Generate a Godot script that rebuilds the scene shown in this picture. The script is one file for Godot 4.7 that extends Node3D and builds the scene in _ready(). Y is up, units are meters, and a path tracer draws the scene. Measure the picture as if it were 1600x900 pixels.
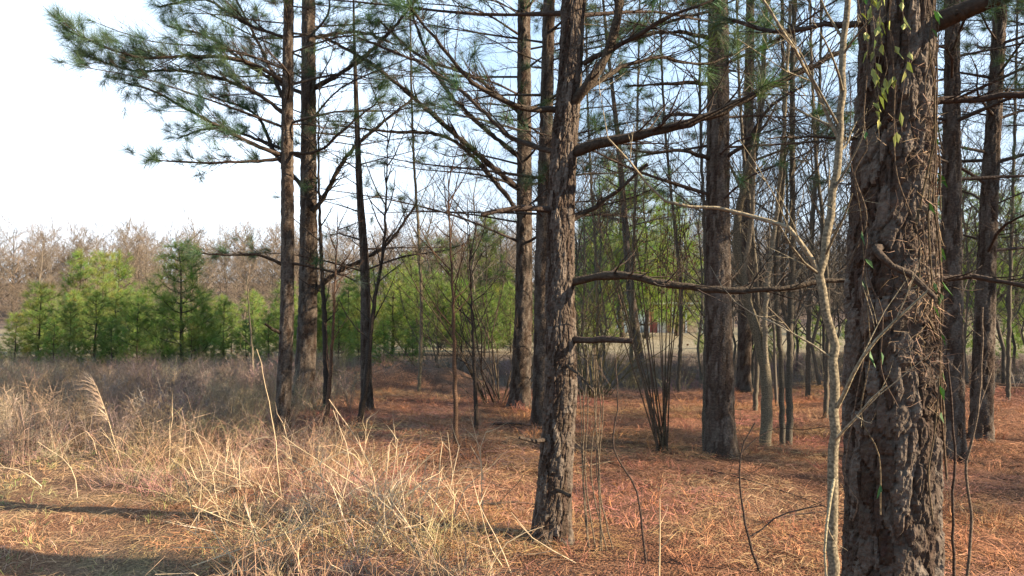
extends Node3D
# A winter pine stand with a weedy field, a row of young pines and a far bare wood.

const F := 1204.0          # focal length in photo pixels (1600 x 900)
const EYE := 1.5
const HOR := 490.0         # photo row of the horizon
var pitch := atan((HOR - 450.0) / F)
var rng := RandomNumberGenerator.new()
var n_soft := FastNoiseLite.new()
var n_cell := FastNoiseLite.new()
var n_cval := FastNoiseLite.new()
var names := {}
var M := {}
var mesh_tuft: Array
var mesh_tuft_young: Array

# ---------------------------------------------------------------- mesh builder
class MB:
	var v := PackedVector3Array()
	var n := PackedVector3Array()
	var c := PackedColorArray()
	var i := PackedInt32Array()
	func vert(p: Vector3, nn: Vector3, col: Color) -> int:
		v.append(p); n.append(nn); c.append(col)
		return v.size() - 1
	func tri(a: Vector3, b: Vector3, d: Vector3, col: Color):
		var nn := (d - a).cross(b - a).normalized()
		if nn == Vector3.ZERO: nn = Vector3.UP
		var k := v.size()
		v.append(a); v.append(b); v.append(d)
		n.append(nn); n.append(nn); n.append(nn)
		c.append(col); c.append(col); c.append(col)
		i.append(k); i.append(k + 1); i.append(k + 2)
	func quad(a: Vector3, b: Vector3, d: Vector3, e: Vector3, col: Color):
		tri(a, b, d, col); tri(a, d, e, col)
	func sliver(a: Vector3, b: Vector3, w: float, col: Color, side := Vector3.ZERO):
		var t := b - a
		var s := side if side != Vector3.ZERO else t.cross(Vector3(0.31, 0.2, 0.93))
		if s.length() < 1e-6: s = t.cross(Vector3.RIGHT)
		s = s.normalized() * (w * 0.5)
		tri(a - s, a + s, b, col)
	func blade(p: Array, w: float, col: Color, side: Vector3):
		var s := side.normalized() * w * 0.5
		var m := p.size() - 1
		for k in m:
			var f0 := 1.0 - float(k) / m * 0.75
			var f1 := 1.0 - float(k + 1) / m * 0.75
			if k == m - 1:
				tri(p[k] - s * f0, p[k] + s * f0, p[k + 1], col)
			else:
				quad(p[k] - s * f0, p[k] + s * f0, p[k + 1] + s * f1, p[k + 1] - s * f1, col)
	func box(o: Vector3, s: Vector3, col: Color):
		var h := s * 0.5
		for ax in 3:
			for sg in [-1.0, 1.0]:
				var nn := Vector3.ZERO; nn[ax] = sg
				var a := Vector3.ZERO; a[(ax + 1) % 3] = h[(ax + 1) % 3]
				var b := Vector3.ZERO; b[(ax + 2) % 3] = h[(ax + 2) % 3]
				var m := o + nn * h
				if sg > 0: quad(m - a - b, m - a + b, m + a + b, m + a - b, col)
				else: quad(m - a - b, m + a - b, m + a + b, m - a + b, col)
	func tube(p: PackedVector3Array, r: PackedFloat32Array, sides: int, col: Color):
		var m := p.size()
		if m < 2: return
		var t := (p[1] - p[0]).normalized()
		var u := t.cross(Vector3(0.3, 0.11, 0.94))
		if u.length() < 0.05: u = t.cross(Vector3.RIGHT)
		u = u.normalized()
		var k0 := v.size()
		for k in m:
			var t2 := (p[mini(k + 1, m - 1)] - p[maxi(k - 1, 0)]).normalized()
			u = (u - t2 * u.dot(t2)).normalized()
			var w := t2.cross(u)
			for s in sides:
				var a := TAU * s / sides
				var d := u * cos(a) + w * sin(a)
				v.append(p[k] + d * r[k]); n.append(d); c.append(col)
		for k in m - 1:
			for s in sides:
				var a := k0 + k * sides + s
				var b := k0 + k * sides + (s + 1) % sides
				i.append(a); i.append(a + sides); i.append(b)
				i.append(b); i.append(a + sides); i.append(b + sides)
		var e := v.size()
		v.append(p[m - 1]); n.append((p[m - 1] - p[m - 2]).normalized()); c.append(col)
		for s in sides:
			i.append(e); i.append(k0 + (m - 1) * sides + (s + 1) % sides); i.append(k0 + (m - 1) * sides + s)
	func mesh(mat: Material) -> ArrayMesh:
		var a := []
		a.resize(Mesh.ARRAY_MAX)
		a[Mesh.ARRAY_VERTEX] = v; a[Mesh.ARRAY_NORMAL] = n; a[Mesh.ARRAY_COLOR] = c; a[Mesh.ARRAY_INDEX] = i
		var o := ArrayMesh.new()
		o.add_surface_from_arrays(Mesh.PRIMITIVE_TRIANGLES, a)
		o.surface_set_material(0, mat)
		return o

# ---------------------------------------------------------------- scene helpers
func numbered(called: String) -> String:
	var k: int = names.get(called, 0)
	names[called] = k + 1
	return called if k == 0 else "%s_%03d" % [called, k]

func tag(o: Node, label: String, category: String, group := "", kind := ""):
	if label: o.set_meta("label", label)
	if category: o.set_meta("category", category)
	if group: o.set_meta("group", group)
	if kind: o.set_meta("kind", kind)

func thing(called: String, label: String, category: String, at: Vector3, group := "") -> Node3D:
	var o := Node3D.new()
	o.name = numbered(called)
	add_child(o)
	o.position = at
	tag(o, label, category, group)
	return o

func part(mb: MB, called: String, mat: Material, parent: Node) -> MeshInstance3D:
	var o := MeshInstance3D.new()
	o.mesh = mb.mesh(mat)
	o.name = called if parent != self else numbered(called)
	parent.add_child(o, true)
	return o

func scatter(called: String, mesh: Mesh, xf: Array, cols: Array, parent: Node) -> MultiMeshInstance3D:
	var mm := MultiMesh.new()
	mm.transform_format = MultiMesh.TRANSFORM_3D
	mm.use_colors = true
	mm.mesh = mesh
	mm.instance_count = xf.size()
	for k in xf.size():
		mm.set_instance_transform(k, xf[k])
		mm.set_instance_color(k, cols[k % cols.size()])
	var o := MultiMeshInstance3D.new()
	o.multimesh = mm
	o.name = called if parent != self else numbered(called)
	parent.add_child(o, true)
	o.set_meta("kind", "stuff")
	return o

func copy_of(o: Node3D, called: String, at: Vector3, turn: float, size := 1.0, label := "", squash := 1.0) -> Node3D:
	var r: Node3D = o.duplicate()
	r.name = numbered(called)
	add_child(r)
	r.position = at
	r.rotation.y = turn
	r.scale = Vector3(size, size * squash, size)
	if label: r.set_meta("label", label)
	return r

func rr(a: float, b: float) -> float: return rng.randf_range(a, b)
func rdir() -> Vector3: return Vector3(rng.randfn(), rng.randfn(), rng.randfn()).normalized()

# photo pixel -> point at distance d in front of the camera (measured along -z)
func pt(px: float, py: float, d: float) -> Vector3:
	var x := (px - 800.0) / F
	var y := (450.0 - py) / F
	var up := y * cos(pitch) + sin(pitch)
	var fw := cos(pitch) - y * sin(pitch)
	return Vector3(x / fw * d, EYE + up / fw * d, -d)

func ground_y(x: float, z: float) -> float:
	var h := 0.05 * n_soft.get_noise_2d(x * 55.0, z * 55.0) + 0.13 * n_soft.get_noise_2d(x * 9.0 + 300.0, z * 9.0)
	h *= clampf((40.0 + z) / 20.0, 0.3, 1.0)
	h -= 0.25 * smoothstep(3.0, 9.0, -x) * smoothstep(10.0, 22.0, -z)
	h += 11.0 * smoothstep(85.0, 240.0, -z)
	for b in [[-2.25, -15.6, 0.42, 0.75], [-1.2, -15.9, 0.30, 0.55], [-3.3, -15.2, 0.25, 0.6], [5.0, -12.0, 0.12, 0.9]]:
		var q := Vector2((x - b[0]) / b[3], (z - b[1]) / (b[3] * 0.7)).length_squared()
		if q < 9.0: h += b[2] * exp(-q)
	return h

func gp(px: float, py: float) -> Vector3:
	var d := EYE * F / (py - HOR)
	var p := pt(px, py, d)
	return Vector3(p.x, ground_y(p.x, p.z), p.z)

func smooth(p: Array, step: float) -> PackedVector3Array:
	var o := PackedVector3Array()
	for k in p.size() - 1:
		var a: Vector3 = p[k]
		var b: Vector3 = p[k + 1]
		var pre: Vector3 = p[k - 1] if k > 0 else a * 2.0 - b
		var post: Vector3 = p[k + 2] if k + 2 < p.size() else b * 2.0 - a
		var m := maxi(1, int(a.distance_to(b) / step))
		for j in m:
			o.append(a.cubic_interpolate(b, pre, post, float(j) / m))
	o.append(p[p.size() - 1])
	return o

func radii(m: int, r0: float, r1: float, power := 1.0) -> PackedFloat32Array:
	var r := PackedFloat32Array()
	for k in m: r.append(lerpf(r0, r1, pow(float(k) / maxi(1, m - 1), power)))
	return r

func jit(c: Color, a := 0.15) -> Color:
	var f := 1.0 + rr(-a, a)
	return Color(c.r * f, c.g * f * (1.0 + rr(-a, a) * 0.2), c.b * f * (1.0 + rr(-a, a) * 0.3))

# ---------------------------------------------------------------- materials
func noise_tex(freq: float, lo: float, hi: float, seed_: int, normal := false, bump := 4.0) -> NoiseTexture2D:
	var f := FastNoiseLite.new()
	f.noise_type = FastNoiseLite.TYPE_SIMPLEX_SMOOTH
	f.seed = seed_
	f.frequency = freq
	f.fractal_octaves = 5
	var t := NoiseTexture2D.new()
	t.width = 512; t.height = 512
	t.seamless = true
	t.noise = f
	if normal:
		t.as_normal_map = true
		t.bump_strength = bump
	else:
		var g := Gradient.new()
		g.set_color(0, Color(lo, lo, lo)); g.set_color(1, Color(hi, hi, hi))
		t.color_ramp = g
	return t

func vmat(rough: float, tex: Texture2D = null, nrm: Texture2D = null, scale_ := 1.0, back := Color.BLACK) -> StandardMaterial3D:
	var m := StandardMaterial3D.new()
	m.vertex_color_use_as_albedo = true
	m.roughness = rough
	m.metallic_specular = 0.25
	m.cull_mode = BaseMaterial3D.CULL_DISABLED
	if tex:
		m.albedo_texture = tex
		m.uv1_triplanar = true
		m.uv1_scale = Vector3.ONE * scale_
	if nrm:
		m.normal_enabled = true
		m.normal_texture = nrm
		m.normal_scale = 1.6
	if back != Color.BLACK:
		m.backlight_enabled = true
		m.backlight = back
	return m

# ---------------------------------------------------------------- pine
const BARK := Color(0.125, 0.092, 0.070)
const BARK_TWIG := Color(0.105, 0.078, 0.062)

# trunk with plated bark: pts are local, rad metres
func bark_trunk(mb: MB, key: Array, rad: Array, sides: int, step: float, fine_to: float, amp: float, off: float, plate := 0.045):
	var pts := PackedVector3Array(); var rs := PackedFloat32Array()
	for k in key.size() - 1:
		var a: Vector3 = key[k]; var b: Vector3 = key[k + 1]
		var pre: Vector3 = key[k - 1] if k > 0 else a * 2.0 - b
		var post: Vector3 = key[k + 2] if k + 2 < key.size() else b * 2.0 - a
		var st := step if a.y < fine_to else step * 6.0
		var m := maxi(1, int(a.distance_to(b) / st))
		for j in m:
			pts.append(a.cubic_interpolate(b, pre, post, float(j) / m)); rs.append(lerpf(rad[k], rad[k + 1], float(j) / m))
	pts.append(key[-1]); rs.append(rad[-1])
	var m2 := pts.size()
	var k0 := mb.v.size()
	for k in m2:
		var y := pts[k].y
		var flare := 0.38 * exp(-maxf(y, 0.0) / 0.16)
		for s in sides:
			var a := TAU * s / sides
			var d := Vector3(cos(a), 0, sin(a))
			var q := Vector3(d.x * rs[0] / plate, y / (plate * 3.0), d.z * rs[0] / plate)
			var w := Vector3(n_soft.get_noise_3d(q.x * 60.0 + off, q.y * 60.0, q.z * 60.0), n_soft.get_noise_3d(q.x * 60.0, q.y * 60.0 + off + 90.0, q.z * 60.0), 0) * 0.4
			q += w + Vector3(off, 0, 0)
			var e := clampf((n_cell.get_noise_3dv(q) + 1.0) / 0.17, 0.0, 1.0)
			var e2 := clampf((n_cell.get_noise_3dv(q * 2.3 + Vector3(5, 9, 3)) + 1.0) / 0.2, 0.0, 1.0)
			var cv := n_cval.get_noise_3dv(q) * 0.5 + 0.5
			var disp := amp * (e * e * (3.0 - 2.0 * e) - 0.8 + 0.7 * (cv - 0.5) + 0.3 * e2) + amp * 0.9 * (floorf((n_soft.get_noise_3d(q.x * 75.0 + 31.0, q.y * 110.0, q.z * 75.0 + off) * 0.9 + 0.5) * 5.0) / 5.0 - 0.5) + amp * 0.15 * n_soft.get_noise_3d(q.x * 300.0, q.y * 500.0, q.z * 300.0)
			var r := rs[k] * (1.0 + flare * (1.0 + 0.35 * sin(a * 4.0 + off)) + 0.05 * n_soft.get_noise_3d(d.x * 40.0 + off, y * 25.0, d.z * 40.0)) + disp
			var f := 0.7 + 0.6 * cv + 0.25 * n_soft.get_noise_3d(d.x * 70.0, y * 60.0, d.z * 70.0 + off)
			var warm := n_soft.get_noise_3d(d.x * 90.0 - off, y * 70.0, d.z * 90.0)
			mb.v.append(pts[k] + d * r)
			var tone := Color(0.092, 0.060, 0.043).lerp(Color(0.140, 0.112, 0.090), clampf(cv * 1.2 + 0.5 * warm, 0.0, 1.0)) * f
			mb.c.append(Color(tone.r, tone.g, tone.b))
	if sides > 70:
		var pv := mb.v; var pc := mb.c
		mb.v = PackedVector3Array(); mb.c = PackedColorArray()
		for k in m2 - 1:
			for s in sides:
				var a := k * sides + s
				var b := k * sides + (s + 1) % sides
				mb.tri(pv[a], pv[b], pv[a + sides], pc[a])
				mb.tri(pv[b], pv[b + sides], pv[a + sides], pc[a])
		return
	for k in m2:
		for s in sides:
			var l := mb.v[k0 + k * sides + (s + sides - 1) % sides]
			var rt := mb.v[k0 + k * sides + (s + 1) % sides]
			var dn := mb.v[k0 + maxi(k - 1, 0) * sides + s]
			var up := mb.v[k0 + mini(k + 1, m2 - 1) * sides + s]
			mb.n.append((up - dn).cross(rt - l).normalized())
	for k in m2 - 1:
		for s in sides:
			var a := k0 + k * sides + s
			var b := k0 + k * sides + (s + 1) % sides
			mb.i.append(a); mb.i.append(b); mb.i.append(a + sides)
			mb.i.append(b); mb.i.append(b + sides); mb.i.append(a + sides)

# a limb with side twigs; needle tufts go into tf
func limb(mb: MB, tm: MB, tf: Array, pts: PackedVector3Array, r0: float, r1: float, tuft: float, o := {}):
	var L := 0.0
	for k in pts.size() - 1: L += pts[k].distance_to(pts[k + 1])
	var m := pts.size()
	var rs := radii(m, r0, r1, 0.8)
	for k in m: rs[k] *= rr(0.82, 1.2)
	mb.tube(pts, rs, 6 if r0 > 0.012 else 5, jit(o.get("col", BARK_TWIG), 0.12))
	var dens: float = o.get("dens", 1.0)
	var n := int(L * 19.0 * dens)
	var from: float = o.get("from", 0.15)
	for q in n:
		var t := lerpf(from, 1.0, (q + rng.randf()) / n)
		var fk := t * (m - 1)
		var k := mini(int(fk), m - 2)
		var p := pts[k].lerp(pts[k + 1], fk - k)
		var ax := (pts[k + 1] - pts[k]).normalized()
		var side := ax.cross(Vector3.UP).normalized() * (1.0 if rng.randf() < 0.5 else -1.0)
		var d := (ax * rr(0.4, 1.0) + side * rr(0.3, 1.0) + Vector3.UP * rr(-0.35, 0.55)).normalized()
		var tl := rr(0.22, 0.75) * lerpf(1.0, 0.55, t) * minf(1.0, L * 0.6)
		var w := maxf(0.0022, lerpf(r0, r1, pow(t, 0.8)) * 0.34)
		twig(tm, tf, p, d, tl, w, tuft * lerpf(0.5, 1.2, t), 2)
	if tuft > 0.0:
		for q in 2:
			tf.append(tuft_at(pts[m - 1], (pts[m - 1] - pts[m - 2]).normalized() + rdir() * 0.3))

func tuft_at(p: Vector3, d: Vector3) -> Transform3D:
	d = d.normalized()
	var u := d.cross(rdir()).normalized()
	var s := rr(0.8, 1.2)
	return Transform3D(Basis(u * s, d * s, u.cross(d) * s), p)

func twig(mb: MB, tf: Array, p: Vector3, d: Vector3, L: float, w: float, tuft: float, lvl: int):
	var pts := PackedVector3Array([p])
	var dd := d
	var segs := 4 if lvl == 2 else 2
	for k in segs:
		dd = (dd + rdir() * 0.22 + Vector3.UP * 0.06).normalized()
		pts.append(pts[k] + dd * L / segs)
	if lvl == 2:
		mb.tube(pts, radii(segs + 1, w, 0.0016), 3, jit(BARK_TWIG))
		for q in int(rr(1.5, 5.5) * clampf(L / 0.4, 0.5, 1.6)):
			var k := rng.randi_range(1, segs)
			twig(mb, tf, pts[k], (dd + rdir() * 0.9).normalized(), L * rr(0.25, 0.5), 0.0025, tuft, 1)
	else:
		for k in segs: mb.sliver(pts[k], pts[k + 1] + (pts[k + 1] - pts[k]) * 0.15, w * (2.0 if k == 0 else 1.3), BARK_TWIG)
	if rng.randf() < tuft * (1.0 if lvl == 2 else 0.35):
		tf.append(tuft_at(pts[segs], dd))
		if lvl == 2:
			for q in 2: tf.append(tuft_at(pts[segs].lerp(pts[segs - 1], rr(0.1, 0.9)), dd + rdir() * 0.8))

# all tufts of a tree joined into one mesh
func tuft_mesh(src: Array, tf: Array) -> ArrayMesh:
	var v := PackedVector3Array(); var nn := PackedVector3Array(); var c := PackedColorArray()
	var tint := []
	for k in 11:
		var f := Color(rr(0.75, 1.2), rr(0.85, 1.15), rr(0.7, 1.2))
		var cc := PackedColorArray()
		for q in src[2]: cc.append(Color(q.r * f.r, q.g * f.g, q.b * f.b))
		tint.append(cc)
	for k in tf.size():
		var x: Transform3D = tf[k]
		v.append_array(x * src[0])
		nn.append_array(Transform3D(x.basis.orthonormalized(), Vector3.ZERO) * src[1])
		c.append_array(tint[k % 11])
	var a := []
	a.resize(Mesh.ARRAY_MAX)
	a[Mesh.ARRAY_VERTEX] = v; a[Mesh.ARRAY_NORMAL] = nn; a[Mesh.ARRAY_COLOR] = c
	var o := ArrayMesh.new()
	o.add_surface_from_arrays(Mesh.PRIMITIVE_TRIANGLES, a)
	o.surface_set_material(0, M.needle)
	return o

func add_needles(src: Array, tf: Array, parent: Node):
	if tf.is_empty(): return
	var o := MeshInstance3D.new()
	o.mesh = tuft_mesh(src, tf)
	o.name = "needles"
	parent.add_child(o, true)
	o.set_meta("kind", "stuff")

func make_tuft(needles: int, len_: float, w: float, spread: float, col: Color) -> Array:
	var mb := MB.new()
	for k in needles:
		var a := rr(0, TAU)
		var s := rr(0.12, spread)
		var d := Vector3(cos(a) * sin(s), cos(s), sin(a) * sin(s))
		var side := d.cross(rdir())
		var L := len_ * rr(0.7, 1.1)
		var o := Vector3(0, rr(-0.09, 0.01), 0)
		mb.sliver(o, o + d * L, w, jit(col, 0.3), side)
	return [mb.v, mb.n, mb.c]

# keys: [px, py, width px] from the base up, at the base's distance
func pine(label: String, depth: float, keys: Array, height: float, o: Dictionary) -> Node3D:
	var foot := pt(keys[0][0], keys[0][1], depth)
	foot.y = ground_y(foot.x, foot.z)
	var t := thing("pine_tree", label, "tree", foot, o.get("group", ""))
	var kp := []; var kr := []
	for k in keys.size():
		var p := pt(keys[k][0], keys[k][1], depth) - foot
		if k == 0: p = Vector3(0, -0.05, 0)
		kp.append(p); kr.append(keys[k][2] / F * depth * 0.5 / (1.25 if k == 0 else 1.0))
	var last: Vector3 = kp[-1]
	var lean: Vector3 = (last - kp[0]) / maxf(0.5, last.y)
	lean.y = 0
	var seen := last.y
	var rl: float = kr[-1]
	for q in [0.35, 0.7, 1.0]:
		var y := lerpf(seen, height, q)
		kp.append(Vector3(last.x + lean.x * (y - seen) * 0.6, y, last.z + rr(-0.1, 0.1)))
		kr.append(maxf(0.012, rl * (1.0 - 0.93 * q)))
	var mb := MB.new()
	bark_trunk(mb, kp, kr, o.get("sides", 28), o.get("step", 0.04), seen, o.get("amp", 0.012), foot.x * 13.7 + foot.z, o.get("plate", 0.05))
	part(mb, "trunk", M.bark, t)
	var tf := []
	var at_y := func(y: float) -> Vector3:
		for k in kp.size() - 1:
			if y <= kp[k + 1].y: return kp[k].lerp(kp[k + 1], clampf((y - kp[k].y) / maxf(0.01, kp[k + 1].y - kp[k].y), 0, 1))
		return kp[-1]
	# limbs read from the photograph: [[px,py,nearer], ...], r0 px, r1 px, tuft, density
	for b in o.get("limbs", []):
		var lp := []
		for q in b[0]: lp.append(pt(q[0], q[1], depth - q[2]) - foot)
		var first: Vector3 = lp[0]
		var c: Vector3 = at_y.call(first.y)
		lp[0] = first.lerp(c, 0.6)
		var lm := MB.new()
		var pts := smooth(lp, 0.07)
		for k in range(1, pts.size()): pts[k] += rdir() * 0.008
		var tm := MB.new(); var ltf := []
		limb(lm, tm, ltf, pts, b[1] / F * depth * 0.5, b[2] / F * depth * 0.5, b[3], {"dens": b[4], "col": BARK * 0.72})  # whole limb tinted darker than the bark, standing in for its shaded underside
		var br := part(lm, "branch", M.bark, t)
		if tm.v.size(): part(tm, "twigs", M.bark_fine, br).set_meta("kind", "stuff")
		if b[3] > 0.0: add_needles(mesh_tuft, ltf, br)
	# whorls
	var h: float = o.get("from", 2.6)
	var live: float = maxf(o.get("live", 4.2), minf(seen + 0.4, 6.0))
	var reach: float = o.get("reach", 2.0)
	var az := rr(0, TAU)
	while h < height - 0.2:
		var fr := clampf((h - 2.0) / (height - 2.0), 0, 1)
		var cnt := 3
		for q in cnt:
			az += TAU / cnt + rr(-0.5, 0.5)
			var d := Vector3(cos(az), 0, sin(az))
			var L := reach * lerpf(1.15, 0.3, fr) * rr(0.6, 1.15)
			var c: Vector3 = at_y.call(h + rr(-0.15, 0.15))
			var up := rr(0.05, 0.4)
			var sidew := d.cross(Vector3.UP) * rr(-0.25, 0.25)
			var pts := smooth([c, c + d * L * 0.35 + Vector3.UP * up * L * 0.35, c + d * L * 0.7 + sidew * L + Vector3.UP * up * L * 0.55, c + d * L + sidew * L * 1.3 + Vector3.UP * up * L * rr(0.5, 1.1)], 0.22)
			var lm := MB.new()
			var tp: float = o.get("tuft_low", 0.06) if h < live else o.get("tuft", 0.55)
			limb(lm, lm, tf, pts, clampf(L * 0.009, 0.007, 0.022), 0.003, tp, {"dens": 0.95 if h < seen + 1.0 else 0.5})
			part(lm, "branch", M.bark, t)
		az += 1.1
		h += rr(0.38, 0.62)
	add_needles(mesh_tuft, tf, t)
	return t

func young_pine(h: float, seed_: int) -> Node3D:
	rng.seed = seed_
	var t := Node3D.new()
	var mb := MB.new()
	var tp := PackedVector3Array()
	for k in 7: tp.append(Vector3(rr(-0.03, 0.03), h * k / 6.0 - 0.05, rr(-0.03, 0.03)))
	mb.tube(tp, radii(7, 0.012 * h + 0.008, 0.006), 7, BARK)
	part(mb, "trunk", M.bark_fine, t)
	var bm := MB.new()
	var tf := []
	var y := h * 0.08
	var az := 0.0
	while y < h * 0.97:
		var fr := y / h
		for q in 4:
			az += TAU / 4 + rr(-0.5, 0.5)
			var d := Vector3(cos(az), 0, sin(az))
			var L := h * 0.31 * (1.0 - fr * 0.84) * rr(0.65, 1.15)
			var p0 := Vector3(0, y, 0)
			var pts := PackedVector3Array([p0, p0 + d * L * 0.4 + Vector3.UP * L * 0.12, p0 + d * L * 0.8 + Vector3.UP * L * 0.38, p0 + d * L + Vector3.UP * L * 0.6])
			bm.tube(pts, radii(4, 0.009, 0.003), 4, BARK_TWIG)
			var n := int(L / 0.085) + 2
			for k in n:
				var f := lerpf(0.2, 1.0, (k + rng.randf()) / n) * 3.0
				var i := mini(int(f), 2)
				var p := pts[i].lerp(pts[i + 1], f - i)
				var dd := (d * 0.6 + Vector3.UP * 0.5 + rdir() * 0.8).normalized()
				var e := p + dd * rr(0.03, 0.22)
				bm.sliver(p, e, 0.008, BARK_TWIG)
				tf.append(tuft_at(e, dd))
		y += h * rr(0.065, 0.10)
	for k in 4: tf.append(tuft_at(Vector3(0, h - 0.08 * k, 0), Vector3.UP + rdir() * 0.3))
	part(bm, "branches", M.bark_fine, t)
	add_needles(mesh_tuft_young, tf, t)
	return t

# ---------------------------------------------------------------- bare hardwoods
func grow(mb: MB, p: Vector3, d: Vector3, L: float, r: float, lvl: int, col: Color, o: Dictionary):
	var segs := 5 if lvl >= 3 else 3
	var pts := PackedVector3Array([p])
	var dirs := [d]
	var dd := d
	for k in segs:
		dd = (dd + rdir() * o.get("wander", 0.16) + Vector3.UP * o.get("rise", 0.07)).normalized()
		pts.append(pts[k] + dd * L / segs)
		dirs.append(dd)
	if lvl <= 0 or r < 0.003:
		for k in segs: mb.sliver(pts[k], pts[k + 1] + dirs[k + 1] * L * 0.05, maxf(r * 2.0, o.get("thin", 0.004)) * (1.0 - 0.2 * k), col)
	else:
		mb.tube(pts, radii(segs + 1, r, r * 0.45), 7 if lvl >= 3 else (5 if lvl == 2 else 3), jit(col, 0.08))
	if lvl <= 0: return
	var cnt: int = o.get("count", 6)
	for q in cnt:
		var f := lerpf(o.get("low", 0.3) if lvl >= 3 else 0.2, 1.0, (q + rng.randf()) / cnt) * segs
		var k := mini(int(f), segs - 1)
		var b := pts[k].lerp(pts[k + 1], f - k)
		var ax: Vector3 = dirs[k + 1]
		var out := ax.cross(rdir()).normalized()
		var nd: Vector3 = (ax * rr(0.5, 1.1) + out * o.get("spread", 0.8) * rr(0.6, 1.2)).normalized()
		var fl := f / segs
		grow(mb, b, nd, L * lerpf(0.62, 0.4, fl) * rr(0.6, 1.1), r * lerpf(0.45, 0.36, fl), lvl - 1, col, o)

func bare_tree(h: float, r: float, lvl: int, col: Color, seed_: int, o := {}) -> Node3D:
	rng.seed = seed_
	var t := Node3D.new()
	var tm := MB.new()
	var pts := PackedVector3Array([Vector3(0, -0.1, 0)])
	var n := 8
	var lean := rdir() * 0.1
	for k in n: pts.append(Vector3(lean.x * h * (k + 1) / n + rr(-0.02, 0.02) * h, h * 0.95 * (k + 1) / n, lean.z * h * (k + 1) / n + rr(-0.02, 0.02) * h))
	tm.tube(pts, radii(n + 1, r, r * 0.12), 8, col)
	part(tm, "trunk", M.bark_fine, t)
	var cm := MB.new()
	var cnt: int = o.get("limbs", 14)
	for q in cnt:
		var f := lerpf(o.get("start", 0.25), 0.99, (q + rng.randf()) / cnt) * n
		var k := mini(int(f), n - 1)
		var p := pts[k].lerp(pts[k + 1], f - k)
		var a := q * 2.4 + rr(-0.5, 0.5)
		var fl := f / n
		grow(cm, p, Vector3(cos(a), rr(0.5, 1.3), sin(a)).normalized(), h * lerpf(0.38, 0.16, fl) * rr(0.7, 1.15), maxf(0.006, r * lerpf(0.4, 0.15, fl)), lvl, col, o)
	part(cm, "crown", M.bark_fine, t)
	return t

# a slim stem read from the photograph: keys [px, py, width px, nearer]
func sapling(called: String, label: String, depth: float, keys: Array, col: Color, o := {}) -> Node3D:
	var foot := pt(keys[0][0], keys[0][1], depth)
	foot.y = ground_y(foot.x, foot.z) if not o.has("hang") else foot.y
	var t := thing(called, label, o.get("category", "sapling"), foot, o.get("group", ""))
	var kp := []; var rad := []
	for k in keys.size():
		var q = keys[k]
		kp.append(pt(q[0], q[1], depth - (q[3] if q.size() > 3 else 0.0)) - foot)
	if not o.has("hang"): kp[0] = Vector3(0, -0.04, 0)
	var pts := smooth(kp, 0.07)
	var r0: float = keys[0][2] / F * depth * 0.5
	var r1: float = keys[-1][2] / F * depth * 0.5
	for k in range(1, pts.size() - 1): pts[k] += rdir() * minf(0.008, r0 * 0.5)
	var mb := MB.new()
	mb.tube(pts, radii(pts.size(), r0, r1, 0.9), 8, col)
	part(mb, "stem", M.bark_fine, t)
	var bm := MB.new()
	for b in o.get("limbs", []):
		var lp := []
		for q in b[0]: lp.append(pt(q[0], q[1], depth - q[2]) - foot)
		var lpts := smooth(lp, 0.08)
		for k in range(1, lpts.size()): lpts[k] += rdir() * 0.006
		var lm := MB.new()
		lm.tube(lpts, radii(lpts.size(), b[1] / F * depth * 0.5, b[2] / F * depth * 0.5), 6, jit(col, 0.1))
		for q in int(lpts.size() * 0.4):
			var k := rng.randi_range(2, lpts.size() - 1)
			grow(lm, lpts[k], ((lpts[k] - lpts[k - 1]).normalized() + rdir() * 0.8).normalized(), rr(0.15, 0.5), 0.003, 1, col, {"count": 3, "thin": 0.003})
		part(lm, "branch", M.bark, t)
	var n: int = o.get("twigs", 10)
	for q in n:
		var k := int(lerpf(pts.size() * o.get("low", 0.25), pts.size() - 1.0, (q + rng.randf()) / n))
		k = clampi(k, 1, pts.size() - 1)
		var ax := (pts[k] - pts[k - 1]).normalized()
		var d := (ax * rr(0.3, 1.0) + ax.cross(rdir()).normalized() * rr(0.4, 1.0)).normalized()
		grow(bm, pts[k], d, rr(0.3, 1.0) * o.get("len", 0.8), maxf(0.0025, r0 * 0.25), 2, col, {"count": 3, "thin": 0.0035, "rise": 0.12})
	if n > 0: part(bm, "twigs", M.bark_fine, t).set_meta("kind", "stuff")
	return t

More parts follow.
